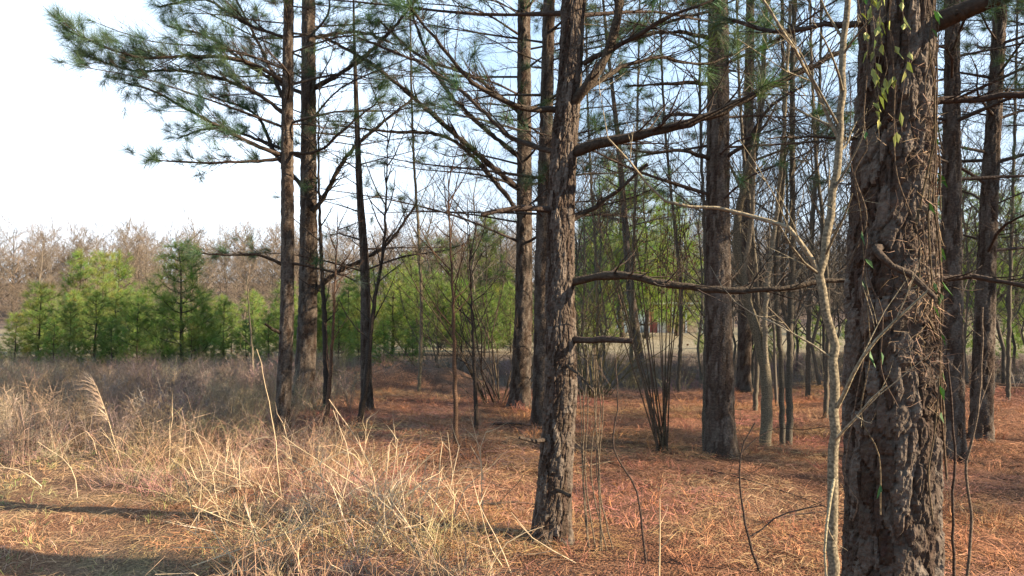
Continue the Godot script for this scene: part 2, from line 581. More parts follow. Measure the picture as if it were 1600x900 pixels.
# ================================================================ scene
func _ready():
	rng.seed = 7
	# ---- camera, sky, sun, exposure
	var cam := Camera3D.new()
	cam.fov = rad_to_deg(2.0 * atan(450.0 / F))
	cam.position = Vector3(0, EYE, 0)
	cam.rotation.x = pitch
	cam.near = 0.05
	cam.far = 1500.0
	add_child(cam)
	cam.current = true

	var sky_mat := ProceduralSkyMaterial.new()
	sky_mat.sky_top_color = Color(0.62, 0.79, 0.96)
	sky_mat.sky_horizon_color = Color(0.92, 0.965, 0.99)
	sky_mat.sky_curve = 0.16
	sky_mat.ground_bottom_color = Color(0.30, 0.24, 0.18)
	sky_mat.ground_horizon_color = Color(0.72, 0.74, 0.74)
	sky_mat.sun_angle_max = 1.0
	var cover := Image.create(1024, 512, false, Image.FORMAT_RGBAF)
	var cn := FastNoiseLite.new()
	cn.seed = 12; cn.frequency = 0.9; cn.fractal_octaves = 5
	for y in 512:
		var el := PI * (0.5 - (y + 0.5) / 512.0)
		for x in 1024:
			var a := TAU * (x + 0.5) / 1024.0
			var d := Vector3(sin(a) * cos(el), sin(el) * 2.2, -cos(a) * cos(el))
			var bank := smoothstep(0.1, 0.75, Vector3(d.x, 0, d.z).normalized().dot(Vector3(-0.80, 0, -0.60)))
			var v := clampf(bank * 0.75 + cn.get_noise_3dv(d * 1.3 + Vector3(0.4, 0, 0.9)) * 1.4 + 0.1, 0.0, 1.0)
			cover.set_pixel(x, y, Color(0.85, 0.87, 0.9, v * smoothstep(-0.05, 0.1, el)))
	sky_mat.sky_cover = ImageTexture.create_from_image(cover)
	sky_mat.sky_cover_modulate = Color(0.8, 0.8, 0.8)
	var env := Environment.new()
	env.background_mode = Environment.BG_SKY
	env.sky = Sky.new()
	env.sky.sky_material = sky_mat
	env.background_energy_multiplier = 0.34
	env.tonemap_mode = Environment.TONE_MAPPER_LINEAR
	env.tonemap_exposure = 4.1
	env.sdfgi_enabled = true
	env.ssao_enabled = true
	env.ssil_enabled = true
	var we := WorldEnvironment.new()
	we.environment = env
	add_child(we)

	var sun := DirectionalLight3D.new()
	sun.light_energy = 1.6
	sun.light_color = Color(1.0, 0.92, 0.80)
	sun.light_angular_distance = 0.5
	sun.shadow_enabled = true
	add_child(sun)
	var to_sun := Vector3(1.0, 0.50, 0.28).normalized()
	sun.look_at_from_position(to_sun * 50.0, Vector3.ZERO)

	n_soft.noise_type = FastNoiseLite.TYPE_SIMPLEX_SMOOTH
	n_soft.frequency = 0.01
	n_soft.fractal_octaves = 3
	for nz in [n_cell, n_cval]:
		nz.noise_type = FastNoiseLite.TYPE_CELLULAR
		nz.frequency = 1.0
		nz.seed = 5
		nz.fractal_type = FastNoiseLite.FRACTAL_NONE
		nz.cellular_jitter = 1.0
		nz.cellular_distance_function = FastNoiseLite.DISTANCE_EUCLIDEAN
	n_cell.cellular_return_type = FastNoiseLite.RETURN_DISTANCE2_SUB
	n_cval.cellular_return_type = FastNoiseLite.RETURN_CELL_VALUE

	M.bark = vmat(0.95, noise_tex(0.02, 0.55, 1.0, 3), noise_tex(0.03, 0, 1, 4, true, 9.0), 3.0)
	M.bark_fine = vmat(0.92, noise_tex(0.03, 0.3, 1.0, 8), null, 4.0)
	M.needle = vmat(0.55, null, null, 1.0, Color(0.7, 0.8, 0.35))
	M.straw = vmat(0.8)
	M.leaf = vmat(0.5, null, null, 1.0, Color(0.5, 0.6, 0.2))
	M.ground = vmat(1.0, noise_tex(0.05, 0.45, 1.0, 21), noise_tex(0.06, 0, 1, 22, true, 10.0), 1.3)
	M.metal = vmat(0.5, noise_tex(0.01, 0.8, 1.0, 31), null, 0.5)
	mesh_tuft = make_tuft(42, 0.225, 0.0027, 1.3, Color(0.085, 0.125, 0.08))
	mesh_tuft_young = make_tuft(46, 0.2, 0.0045, 1.4, Color(0.18, 0.22, 0.062))

	build_ground()
	build_pines()
	build_saplings()
	build_background()
	build_shed()
	build_undergrowth()
	build_foreground()
	print("built")

# ---------------------------------------------------------------- ground
func warp(t: float, near: float, far: float) -> float:   # -1..1 -> metres, dense near 0
	return signf(t) * (absf(t) * near + pow(absf(t), 6.0) * far)

func build_ground():
	var mb := MB.new()
	var nx := 320; var nzz := 340
	for j in nzz + 1:
		var tz := float(j) / nzz
		var z := 6.0 - (tz * 34.0 + pow(tz, 7.0) * 700.0)
		for i in nx + 1:
			var x := warp(float(i) / nx * 2.0 - 1.0, 20.0, 600.0)
			var y := ground_y(x, z)
			var a := n_soft.get_noise_2d(x * 30.0, z * 30.0)
			var b := n_soft.get_noise_2d(x * 160.0 + 77.0, z * 160.0)
			var straw := Color(0.235, 0.105, 0.06).lerp(Color(0.31, 0.16, 0.095), clampf(0.5 + a, 0, 1))
			var dirt := Color(0.30, 0.185, 0.115).lerp(Color(0.36, 0.155, 0.075), clampf(0.3 + a * 1.2, 0, 1)).lerp(Color(0.27, 0.25, 0.12), clampf(b * 0.8, 0, 0.5))
			var brown := Color(0.20, 0.145, 0.105)
			var field := Color(0.40, 0.33, 0.215)
			var c := straw
			c = c.lerp(dirt, smoothstep(-1.2, -2.4, x + a * 0.8) * smoothstep(-9.0, -6.0, z))
			c = c.lerp(brown, smoothstep(-14.0, -17.0, z + a * 2.0))
			c = c.lerp(brown, smoothstep(-2.6, -4.0, x + a) * smoothstep(-6.0, -8.5, z))
			c = c.lerp(field, smoothstep(-27.0, -32.0, z + a * 2.0))
			c = c.lerp(Color(0.30, 0.22, 0.175), smoothstep(-80.0, -92.0, z + a * 10.0))
			c *= 1.0 + 0.35 * b
			mb.v.append(Vector3(x, y, z)); mb.c.append(c)
	for j in nzz + 1:
		for i in nx + 1:
			var l := mb.v[j * (nx + 1) + maxi(i - 1, 0)]; var r := mb.v[j * (nx + 1) + mini(i + 1, nx)]
			var f := mb.v[mini(j + 1, nzz) * (nx + 1) + i]; var k := mb.v[maxi(j - 1, 0) * (nx + 1) + i]
			mb.n.append((r - l).cross(f - k).normalized())
	for j in nzz:
		for i in nx:
			var a := j * (nx + 1) + i
			mb.i.append_array(PackedInt32Array([a, a + nx + 1, a + 1, a + 1, a + nx + 1, a + nx + 2]))
	var g := part(mb, "ground", M.ground, self)
	g.set_meta("kind", "structure")
	g.set_meta("label", "forest floor of rust brown pine straw running into dry field")

# ---------------------------------------------------------------- the stand
func build_pines():
	# big one at the right
	pine("thick plated pine trunk hung with dead vines", 3.5, [[1392, 1004, 142], [1392, 900, 134], [1392, 640, 132], [1393, 450, 128], [1396, 250, 115], [1401, 0, 107]], 14.0, {
		"sides": 150, "step": 0.013, "amp": 0.015, "plate": 0.05, "from": 3.4, "live": 5.0, "reach": 2.3,
		"limbs": [
			[[[1425, 62, 0], [1480, 30, 0.1], [1545, 2, 0.2], [1640, -40, 0.4]], 34, 22, 0.2, 0.5],
			[[[1450, 165, 0], [1500, 156, 0], [1600, 150, 0.1], [1720, 160, 0.2]], 13, 8, 0.05, 0.8],
			[[[1455, 437, 0], [1520, 434, 0], [1600, 444, 0.2], [1700, 440, 0.3]], 11, 5, 0.12, 1.0],
			[[[1345, 38, 0], [1290, 38, 0.0], [1210, 48, -0.1], [1130, 30, -0.2]], 14, 5, 0.08, 0.9],
			[[[1350, 380, 0.1], [1372, 398, 0.28], [1420, 430, 0.3], [1462, 462, 0.33]], 16, 8, 0.0, 0.0],
			[[[1345, 215, 0], [1290, 215, 0], [1200, 215, 0.1]], 7, 2, 0.0, 1.0]]})
	# centre front
	pine("pine with long bare level limb, standing alone in front", 5.0, [[860, 850, 66], [866, 760, 52], [876, 600, 49], [875, 430, 43], [880, 250, 40], [896, 0, 36]], 13.0, {
		"sides": 96, "step": 0.018, "amp": 0.0095, "plate": 0.04, "from": 3.5, "live": 4.3, "reach": 2.2, "tuft": 0.45,
		"limbs": [
			[[[895, 443, 0], [930, 433, 0.1], [985, 433, 0.25], [1060, 447, 0.4], [1140, 454, 0.5], [1220, 450, 0.6], [1290, 438, 0.6], [1345, 440, 0.6]], 14, 6, 0.0, 0.7],
			[[[885, 245, 0], [935, 222, 0.1], [1000, 212, 0.2], [1060, 196, 0.3], [1130, 172, 0.3], [1200, 135, 0.3], [1275, 100, 0.3], [1330, 70, 0.3]], 17, 7, 0.06, 0.8],
			[[[890, 175, 0], [912, 140, 0.1], [945, 95, 0.1], [962, 40, 0.1], [972, -30, 0.1]], 19, 11, 0.1, 0.7],
			[[[945, 95, 0.1], [985, 60, 0.1], [1050, 25, 0.2], [1130, -5, 0.2]], 9, 4, 0.15, 1.0],
			[[[905, 160, 0], [960, 110, -0.1], [1030, 90, -0.3], [1090, 100, -0.5], [1150, 85, -0.6]], 9, 4, 0.1, 1.0],
			[[[870, 240, 0], [800, 215, -0.2], [730, 150, -0.4], [650, 95, -0.5], [560, 60, -0.6]], 10, 4, 0.12, 1.1],
			[[[868, 330, 0], [815, 325, 0.1], [752, 336, 0.2]], 10, 8, 0.0, 0.2],
			[[[862, 172, 0], [810, 165, 0.1], [740, 130, 0.2], [680, 60, 0.3], [640, 10, 0.4]], 11, 4, 0.12, 1.0],
			[[[900, 532, 0], [940, 530, 0.2], [988, 531, 0.3]], 11, 9, 0.0, 0.0],
			[[[885, 568, 0.1], [905, 585, 0.25], [926, 612, 0.3]], 7, 3, 0.0, 0.0],
			[[[850, 688, 0.1], [836, 688, 0.14], [812, 686, 0.2]], 7, 5, 0.0, 0.0],
			[[[862, 768, 0.12], [878, 770, 0.17], [890, 774, 0.2]], 8, 6, 0.0, 0.0],
			[[[885, 355, 0], [920, 330, 0], [975, 290, 0.1], [1010, 255, 0.2]], 8, 4, 0.0, 1.0]]})
	pine("straight dark pine beside the many stemmed shrub", 8.0, [[1127, 716, 56], [1125, 660, 44], [1122, 450, 38], [1122, 200, 34], [1122, 0, 30]], 13.5, {
		"sides": 60, "step": 0.03, "amp": 0.011, "plate": 0.042, "from": 2.6, "live": 4.6, "reach": 2.3,
		"limbs": [
			[[[1110, 250, 0], [1060, 235, 0.2], [1010, 238, 0.3], [980, 230, 0.3]], 8, 3, 0.0, 1.0],
			[[[1130, 250, 0], [1165, 225, 0.2], [1200, 170, 0.4], [1260, 130, 0.5]], 8, 3, 0.05, 1.0],
			[[[1110, 130, 0], [1060, 130, 0.1], [980, 135, 0.2]], 8, 3, 0.05, 1.2],
			[[[1110, 60, 0], [1040, 50, 0.1], [960, 70, 0.2]], 8, 3, 0.3, 1.2]]})
	pine("thick pine behind, left of a thinner close neighbour", 12.4, [[811, 636, 38], [815, 560, 29], [819, 400, 25], [819, 0, 19]], 14.0, {
		"sides": 44, "step": 0.04, "amp": 0.012, "from": 2.6, "live": 5.2, "reach": 2.8,
		"limbs": [
			[[[812, 300, 0], [745, 240, 0.3], [660, 165, 0.6], [580, 100, 0.9], [500, 55, 1.0]], 11, 4, 0.15, 1.0],
			[[[812, 340, 0], [770, 280, 0.2], [700, 215, 0.4], [600, 205, 0.5], [520, 195, 0.5]], 9, 3, 0.03, 1.2],
			[[[815, 250, 0], [745, 190, -0.2], [690, 130, -0.4], [650, 40, -0.6], [630, -30, -0.6]], 9, 3, 0.15, 1.0],
			[[[812, 180, 0], [740, 120, 0], [660, 90, 0], [590, 30, 0]], 8, 3, 0.3, 1.0]]})
	pine("slimmer pine close beside a thicker pine trunk", 10.2, [[844, 668, 32], [846, 560, 25], [848, 400, 23], [858, 0, 18]], 13.0, {
		"sides": 40, "step": 0.04, "amp": 0.01, "from": 2.8, "live": 4.9, "reach": 2.2})
	pine("slender pine at weed edge with green limbs over the field", 9.0, [[440, 694, 26], [444, 600, 22], [449, 450, 20], [449, 200, 18], [451, 0, 15]], 11.5, {
		"sides": 36, "step": 0.04, "amp": 0.008, "plate": 0.035, "from": 3.6, "live": 3.4, "reach": 1.9, "tuft": 0.6,
		"limbs": [
			[[[446, 130, 0], [380, 95, 0.2], [300, 88, 0.4], [210, 88, 0.6], [105, 48, 0.8]], 8, 3, 0.85, 1.3],
			[[[446, 180, 0], [390, 140, 0.1], [300, 112, 0.2], [210, 110, 0.3], [130, 85, 0.4]], 7, 3, 0.85, 1.3],
			[[[446, 245, 0], [385, 220, 0.2], [310, 180, 0.4], [245, 145, 0.5], [200, 130, 0.5]], 7, 3, 0.6, 1.2],
			[[[446, 248, 0], [390, 252, 0.1], [310, 254, 0.3], [240, 250, 0.5]], 6, 2, 0.6, 1.3],
			[[[446, 415, 0], [400, 398, 0.1], [350, 398, 0.2], [298, 396, 0.3]], 6, 2, 0.2, 1.2],
			[[[446, 60, 0], [390, 40, -0.1], [320, 0, -0.2], [250, 10, -0.3]], 7, 3, 0.7, 1.2],
			[[[440, 160, 0], [410, 80, -0.3], [380, 20, -0.6], [350, -40, -0.8]], 7, 3, 0.6, 1.0],
			[[[448, 520, 0], [425, 515, 0.1], [415, 505, 0.2]], 6, 4, 0.0, 0.0],
			[[[455, 410, 0], [520, 425, 0.1], [560, 440, 0.2]], 5, 2, 0.05, 1.0],
			[[[452, 240, 0], [500, 235, 0.3], [540, 200, 0.5], [600, 150, 0.6]], 6, 2, 0.1, 1.1]]})
	pine("taller dark pine right behind the slender weed edge pine", 12.0, [[472, 640, 40], [478, 560, 31], [482, 400, 27], [482, 0, 20]], 13.5, {
		"sides": 40, "step": 0.04, "amp": 0.011, "from": 4.4, "live": 4.2, "reach": 2.6, "tuft": 0.5,
		"limbs": [
			[[[490, 140, 0], [540, 110, 0.2], [600, 60, 0.4], [650, 0, 0.5]], 9, 4, 0.2, 1.0],
			[[[478, 345, 0], [510, 300, 0.2], [545, 240, 0.4], [600, 190, 0.5], [650, 150, 0.5]], 9, 3, 0.05, 1.1],
			[[[478, 300, 0], [430, 240, -0.2], [400, 180, -0.4], [330, 150, -0.5]], 8, 3, 0.5, 1.1],
			[[[478, 470, 0], [520, 430, 0.1], [600, 385, 0.3], [650, 320, 0.4]], 8, 3, 0.02, 1.0],
			[[[478, 250, 0], [420, 225, -0.3], [340, 200, -0.6], [280, 215, -0.8]], 7, 3, 0.55, 1.1],
			[[[478, 150, 0], [400, 110, -0.3], [330, 60, -0.6], [260, 40, -0.8]], 8, 3, 0.55, 1.1],
			[[[490, 60, 0], [560, 50, -0.3], [620, 70, -0.6]], 7, 3, 0.3, 1.1]]})
	pine("pine lit on one side, just past the vine hung trunk", 7.9, [[1487, 716, 44], [1487, 640, 36], [1487, 450, 29], [1487, 200, 24], [1487, 0, 20]], 13.0, {
		"sides": 52, "step": 0.03, "amp": 0.011, "from": 2.9, "live": 4.6, "reach": 2.0})
	pine("leaning pine beyond it, by the open field", 9.1, [[1532, 690, 38], [1535, 600, 31], [1542, 400, 26], [1549, 250, 23], [1563, 0, 18]], 12.5, {
		"sides": 48, "step": 0.03, "amp": 0.011, "from": 2.3, "live": 3.4, "reach": 2.1, "tuft": 0.35})
	pine("dark pine in the brush behind the pale crooked tree", 15.0, [[1162, 612, 26], [1164, 500, 21], [1168, 300, 17], [1172, 0, 12]], 12.0, {"sides": 24, "step": 0.08, "amp": 0.01, "from": 3.4, "live": 5.0, "reach": 2.0})
	pine("slim grey pine with sparse crown beside a leaning dark stem", 11.4, [[574, 652, 22], [572, 560, 17], [570, 420, 14], [562, 300, 10], [558, 200, 8]], 6.5, {
		"sides": 28, "step": 0.05, "amp": 0.006, "plate": 0.03, "from": 2.0, "live": 3.0, "reach": 1.5, "tuft": 0.3})
	# neighbours of the stand that shade the floor and the field, deeper in and beyond the frame
	var rights := [[16.5, -4.3], [18.8, -2.8], [9.6, -12.2], [15.5, -7.2], [13.0, -13.5], [14.5, -15.5], [16.0, -13.0], [17.5, -15.5], [13.5, -17.5], [16.0, -18.8], [19.0, -13.5], [19.5, -17.0], [11.6, -15.5], [18.0, -11.4], [20.8, -15.0], [22.0, -12.4], [3.6, -21.5]]
	var proto: Array = []
	for q in rights.size():
		var p := Vector3(rights[q][0], 0, rights[q][1])
		p.y = ground_y(p.x, p.z)
		var lab := "tall pine deeper in the stand among the brush"
		if q < 3:
			var px := 800.0 + p.x / -p.z * F
			var dd := -p.z
			var t := pine(lab, dd, [[px, HOR + EYE * F / dd, 0.30 / dd * F], [px + 3, 300, 0.24 / dd * F], [px + 5, 200, 0.22 / dd * F]], 13.0 + q, {"sides": 28, "step": 0.1, "amp": 0.011, "from": 4.2, "live": 6.0, "reach": 3.0, "tuft": 0.85, "group": "pines deeper in the stand"})
			proto.append(t)
		else:
			copy_of(proto[q % 3], "pine_tree", p, q * 1.7, rr(1.25, 1.4) if q > 3 and q < 16 else rr(0.85, 1.05))

# ---------------------------------------------------------------- slim stems
func build_saplings():
	var pale := Color(0.34, 0.28, 0.19)
	var grey := Color(0.22, 0.185, 0.14)
	var dark := Color(0.10, 0.078, 0.062)
	var red := Color(0.19, 0.115, 0.075)
	sapling("slim_tree", "pale smooth kinked sapling in front of the thick trunk", 3.2, [[1301, 960, 19], [1302, 800, 18], [1304, 600, 17], [1300, 520, 17], [1284, 455, 15], [1286, 400, 15], [1303, 300, 13], [1311, 200, 12], [1320, 60, 10], [1326, -60, 9]], pale, {"twigs": 12, "low": 0.55, "len": 0.5,
		"limbs": [
			[[[1285, 440, 0], [1250, 375, 0], [1205, 345, -0.1], [1120, 326, -0.2], [1040, 312, -0.2], [985, 255, -0.2], [950, 215, -0.2]], 9, 3],
			[[[1310, 215, 0], [1270, 130, 0], [1225, 50, 0.1], [1180, -20, 0.1]], 6, 4],
			[[[1306, 640, 0], [1345, 560, 0.15], [1400, 500, 0.25], [1450, 455, 0.3]], 7, 3],
			[[[1303, 690, 0], [1340, 650, 0.15], [1385, 600, 0.25]], 5, 2],
			[[[1304, 745, 0], [1295, 780, 0.1], [1288, 860, 0.12], [1290, 930, 0.14]], 5, 3],
			[[[1300, 560, 0], [1240, 520, 0], [1180, 490, -0.1]], 4, 2]]})
	sapling("slim_tree", "crooked pale barked tree forking low in the brush", 8.8, [[1196, 684, 19], [1198, 610, 15], [1188, 540, 14], [1168, 470, 13], [1152, 380, 12], [1160, 300, 10], [1185, 200, 9], [1195, 60, 7], [1200, -60, 5]], pale, {"twigs": 16, "len": 1.3, "limbs": [[[[1198, 600, 0], [1196, 480, 0.1], [1212, 350, 0.1], [1225, 200, 0.1], [1235, 0, 0.1]], 9, 5], [[[1160, 440, 0], [1175, 340, 0.1], [1180, 200, 0.3]], 9, 4]]})
	sapling("slim_tree", "first of two straight twin stems growing close together", 8.9, [[1222, 678, 9], [1220, 560, 9], [1212, 430, 10], [1225, 250, 8], [1222, 0, 5]], grey, {"twigs": 14, "len": 1.2})
	sapling("slim_tree", "second, thicker of two straight twin stems growing close together", 9.0, [[1233, 676, 11], [1234, 560, 10], [1238, 350, 10], [1238, 150, 9], [1242, -20, 7]], grey, {"twigs": 14, "len": 1.2})
	var more := [[1100, 8.6, 1092, 8, "thin grey sapling pressed against the straight dark pine"], [1290, 11.0, 1265, 8, "thin grey leafless tree behind the kinked pale sapling"], [1060, 15.0, 1030, 7, "thin grey leafless tree behind the many stemmed shrub"], [1262, 13.5, 1285, 8, "farther grey leafless tree between twin stems and kinked sapling"], [1575, 13.0, 1590, 7, "thin grey leafless tree past the leaning pine"], [985, 17.0, 1000, 7, "pale thin tree in front of the grey blue shed wall"], [930, 15.5, 915, 6, "pale thin tree rising out of the yellowish thicket"], [1180, 12.0, 1150, 8, "thin tree leaning between dark brush pine and twin stems"], [655, 14.5, 640, 6, "pale wispy tree behind the reddish pole sapling"]]
	for m in more:
		sapling("slim_tree", m[4], m[1], [[m[0], HOR + EYE * F / m[1], m[3]], [m[0] + 3, 450, m[3] * 0.8], [lerpf(m[0], m[2], 0.7), 200, m[3] * 0.6], [m[2], -30, m[3] * 0.4]], grey if m[0] > 1000 else pale, {"twigs": 26, "len": 1.7, "group": "thin leafless trees among the pines"})
	sapling("slim_tree", "dark thin stem leaning across the slim grey pine", 10.3, [[560, 702, 10], [572, 600, 9], [584, 480, 8], [600, 380, 6], [606, 190, 1]], dark, {"twigs": 20, "len": 0.9})
	sapling("slim_tree", "reddish straight pole of a sapling in open straw", 8.2, [[713, 722, 9], [711, 600, 8], [708, 480, 7], [704, 380, 4], [700, 260, 1]], red, {"twigs": 16, "len": 0.9, "low": 0.4})
	sapling("slim_tree", "dark knotty sapling next to the reddish pole", 9.5, [[744, 682, 8], [742, 590, 7], [737, 480, 6], [732, 330, 1]], dark, {"twigs": 16, "len": 0.8, "low": 0.3})
	sapling("slim_tree", "slim dark stem hugging the right of the taller dark pine", 11.0, [[510, 655, 10], [508, 520, 9], [502, 400, 8], [498, 250, 6], [500, 100, 1]], dark, {"twigs": 14, "len": 0.9})
	sapling("slim_tree", "thin brown stem between slim dark stem and grey pine", 8.6, [[504, 700, 8], [515, 600, 7], [522, 480, 5], [528, 330, 1]], red, {"twigs": 12, "len": 0.7})
	sapling("slim_tree", "pale bare pole standing against the young pines", 15.0, [[398, 612, 5], [392, 520, 4], [385, 430, 1]], pale, {"twigs": 4, "len": 0.5})
	# shrub of many upright stems
	var foot := gp(1035, 711)
	var t := thing("many_stemmed_shrub", "shrub of many thin upright stems from one base", "shrub", foot)
	for q in 19:
		var a := rr(-1.0, 1.0)
		var top := pt(1000 + a * 105, rr(150, 330), -foot.z + rr(-0.6, 0.6)) - foot
		var mid := Vector3(top.x * 0.45, top.y * 0.45, top.z * 0.3)
		var mb := MB.new()
		var pts := smooth([Vector3(rr(-0.06, 0.06), -0.03, rr(-0.06, 0.06)), mid, top], 0.12)
		mb.tube(pts, radii(pts.size(), rr(0.006, 0.012), 0.002), 6, jit(Color(0.22, 0.155, 0.10), 0.25))
		for k in range(1, pts.size()): pts[k] += rdir() * 0.02
		for k in 5: grow(mb, pts[rng.randi_range(pts.size() / 2, pts.size() - 2)], (Vector3.UP + rdir() * 0.5).normalized(), rr(0.3, 0.7), 0.004, 1, Color(0.15, 0.1, 0.07), {"count": 3, "thin": 0.003})
		part(mb, "stem", M.bark_fine, t)
	# arching thickets behind
	for s in [[785, 12.9, "dark thicket of arching bare stems left of thick pine", Color(0.17, 0.125, 0.09), 26, 1.5, 2.9], [925, 14.5, "yellowish thicket of arching canes behind the front pine", Color(0.30, 0.25, 0.12), 30, 1.3, 2.2], [690, 17.0, "grey thicket of fine twigs in front of sunlit pines", Color(0.22, 0.17, 0.12), 22, 1.4, 2.0]]:
		var p := pt(s[0], HOR, s[1]); p.y = ground_y(p.x, p.z)
		var sh := thing("thicket", s[2], "shrub", p)
		for q in s[4]:
			var a := rr(0, TAU)
			var d := Vector3(cos(a), 0, sin(a) * 0.7)
			var mb := MB.new()
			var h: float = s[6] * rr(0.5, 1.2)
			grow(mb, d * rr(0.05, 0.55), (d * rr(0.1, 0.9) + Vector3.UP).normalized(), h, rr(0.007, 0.015), 2, jit(s[3], 0.2), {"count": 6, "thin": 0.0045, "wander": 0.3, "rise": 0.05, "spread": 0.7})
			part(mb, "stem", M.bark_fine, sh)

# ---------------------------------------------------------------- background
func build_background():
	# young pines
	var yp := []
	for k in 4:
		var t := young_pine(2.4, 100 + k)
		yp.append(t)
	rng.seed = 55
	var used := [false, false, false, false]
	var put := func(px: float, d: float, h: float, called: String, label: String, group: String):
		var k := rng.randi_range(0, 3)
		var p := pt(px, HOR, d); p.y = ground_y(p.x, p.z)
		var r: Node3D = yp[k].duplicate()
		r.name = numbered(called)
		add_child(r)
		r.position = p
		r.rotation.y = rr(0, TAU)
		var s := h / 2.4
		r.scale = Vector3(s * rr(0.9, 1.2), s, s * rr(0.9, 1.2))
		tag(r, label, "tree", group)
	# shaded front row at the left: [px, top py, distance]
	for q in [[25, 500, 22], [62, 450, 22.5], [110, 478, 23], [150, 462, 22], [182, 470, 24], [215, 468, 21], [255, 480, 23], [318, 480, 22.5], [350, 475, 23.5], [385, 505, 22], [420, 495, 24], [-20, 510, 23], [-60, 490, 24], [300, 500, 21], [85, 505, 21], [175, 505, 21.5], [240, 505, 22.5], [530, 505, 20], [600, 515, 21], [560, 520, 22], [645, 520, 21], [470, 500, 23]]:
		var top: Vector3 = pt(q[0], q[1], q[2])
		put.call(q[0], q[2], top.y + 0.35, "young_pine", "bushy young pine in the shaded row behind the weeds", "young pines in the shaded row")
	put.call(282, 21.5, pt(282, 385, 21.5).y + 0.3, "young_pine", "tallest dark young pine rising above the shaded row", "")
	for q in 34:
		var px := 60.0 + q * 25.0 + rr(-12, 12)
		var d := rr(29, 38)
		put.call(px, d, pt(px, rr(455, 482), d).y + 0.4, "young_pine", "yellow green young pine in the sunlit rows beyond", "young pines in the sunlit rows")
	for q in 15:
		var px := 455.0 + q * 25.0 + rr(-10, 10)
		put.call(px, rr(26.5, 30), rr(2.0, 3.1), "young_pine", "yellow green young pine in the sunlit rows beyond", "young pines in the sunlit rows")
	for q in 22:
		var px := 880.0 + q * 36.0 + rr(-12, 12)
		var d := rr(21, 40)
		if absf(px - 1020.0) < 55.0: continue
		put.call(px, d, rr(1.0, 2.0), "young_pine", "small young pine scattered in the brush behind the stand", "young pines behind the stand")
	for q in [[125, 392, 62], [160, 398, 60], [185, 394, 64], [640, 400, 60], [690, 380, 55], [760, 350, 52], [970, 250, 50], [1010, 290, 46], [930, 330, 56], [1060, 320, 52], [1500, 280, 55], [1590, 300, 50]]:
		var top: Vector3 = pt(q[0], q[1], q[2])
		var fl := "sunlit mid height pine above the shaded row of young pines" if q[0] < 300 else ("mid height pine behind the dark arching thicket" if q[0] < 800 else ("mid height green pine behind the shed and shrubs" if q[0] < 1200 else "mid height pine across the field past the leaning pine"))
		put.call(q[0], q[2], top.y + 0.3, "field_pine", fl, "mid height pines before the bare wood")
	# leafless wood
	var tan := Color(0.34, 0.275, 0.21)
	var bt := []
	for k in 4: bt.append(bare_tree(11.0, 0.16, 2, [tan, Color(0.30, 0.245, 0.19), Color(0.33, 0.27, 0.21), Color(0.34, 0.26, 0.195)][k], 300 + k, {"limbs": 20, "count": 7, "thin": 0.022, "start": 0.15, "wander": 0.2}))
	rng.seed = 77
	for q in 90:
		var px := -80.0 + q * 20.0 + rr(-15, 15)
		var d := rr(95, 125)
		var p := pt(px, HOR, d); p.y = ground_y(p.x, p.z)
		var r := copy_of(bt[q % 4], "bare_tree", p, rr(0, TAU), rr(0.9, 1.3))
		tag(r, "leafless tan tree in the far wood across the field", "tree", "leafless trees of the far wood")
	var xf := []
	for q in 700:
		var px := rr(-250, 1850)
		var d := rr(110, 170)
		var p := pt(px, HOR, d); p.y = ground_y(p.x, p.z) - 0.2
		var s := rr(0.9, 1.4)
		xf.append(Transform3D(Basis(Vector3.UP, rr(0, TAU)).scaled(Vector3(s, s, s)), p))
	for q in 420:
		var p := pt(rr(-250, 1850), HOR, rr(88, 112)); p.y = ground_y(p.x, p.z) - 0.2
		var s := rr(0.3, 0.6)
		xf.append(Transform3D(Basis(Vector3.UP, rr(0, TAU)).scaled(Vector3(s * 1.3, s, s * 1.3)), p))
	var wood := scatter("distant_wood", bt[0].get_child(1).mesh, xf, [Color(1, 1, 1), Color(0.9, 0.85, 0.85), Color(1.1, 1.0, 0.95)], self)
	tag(wood, "mass of leafless tan crowns deep in the far wood", "wood")
	# nearer leafless trees behind the stand at the right
	var nb := []
	for k in 3: nb.append(bare_tree(9.0, 0.065, 2, [Color(0.25, 0.21, 0.165), Color(0.30, 0.25, 0.19), Color(0.2, 0.165, 0.135)][k], 400 + k, {"limbs": 24, "count": 7, "thin": 0.008, "start": 0.12}))
	rng.seed = 78
	for q in 64:
		var px := 880.0 + q * 12.5 + rr(-15, 15)
		var d := rr(15.5, 20.5) if q % 2 == 0 else rr(52, 85)
		if q % 9 == 8: px = rr(560, 800); d = rr(45, 60)
		if absf(px - 1025.0) < 70.0 and d < 62.0: d = rr(68, 85)
		var p := pt(px, HOR, d); p.y = ground_y(p.x, p.z)
		var r := copy_of(nb[q % 3], "bare_tree", p, rr(0, TAU), rr(0.6, 1.1) * (0.75 if d < 40.0 else 1.35))
		tag(r, "slim leafless grey tree in the brush behind the stand", "tree", "leafless trees behind the stand")
	for q in 12:
		var px := rr(900, 1340) if q < 9 else rr(1440, 1640)
		var d := rr(12.5, 18)
		if absf(px - 1025.0) < 45.0: px += 90.0
		var p := pt(px, HOR, d); p.y = ground_y(p.x, p.z)
		var r := copy_of(nb[q % 3], "bare_sapling", p, rr(0, TAU), rr(0.38, 0.62), "", 1.3)
		tag(r, "twiggy leafless sapling at the brush edge behind the pines", "sapling", "twiggy saplings at the brush edge")
	for t in bt + nb + yp: t.free()
	# oak sapling that kept its rust leaves
	var base := pt(1062, HOR, 19.0); base.y = ground_y(base.x, base.z)
	var oak := thing("oak_sapling", "oak sapling still holding rust red dead leaves", "tree", base)
	var om := MB.new()
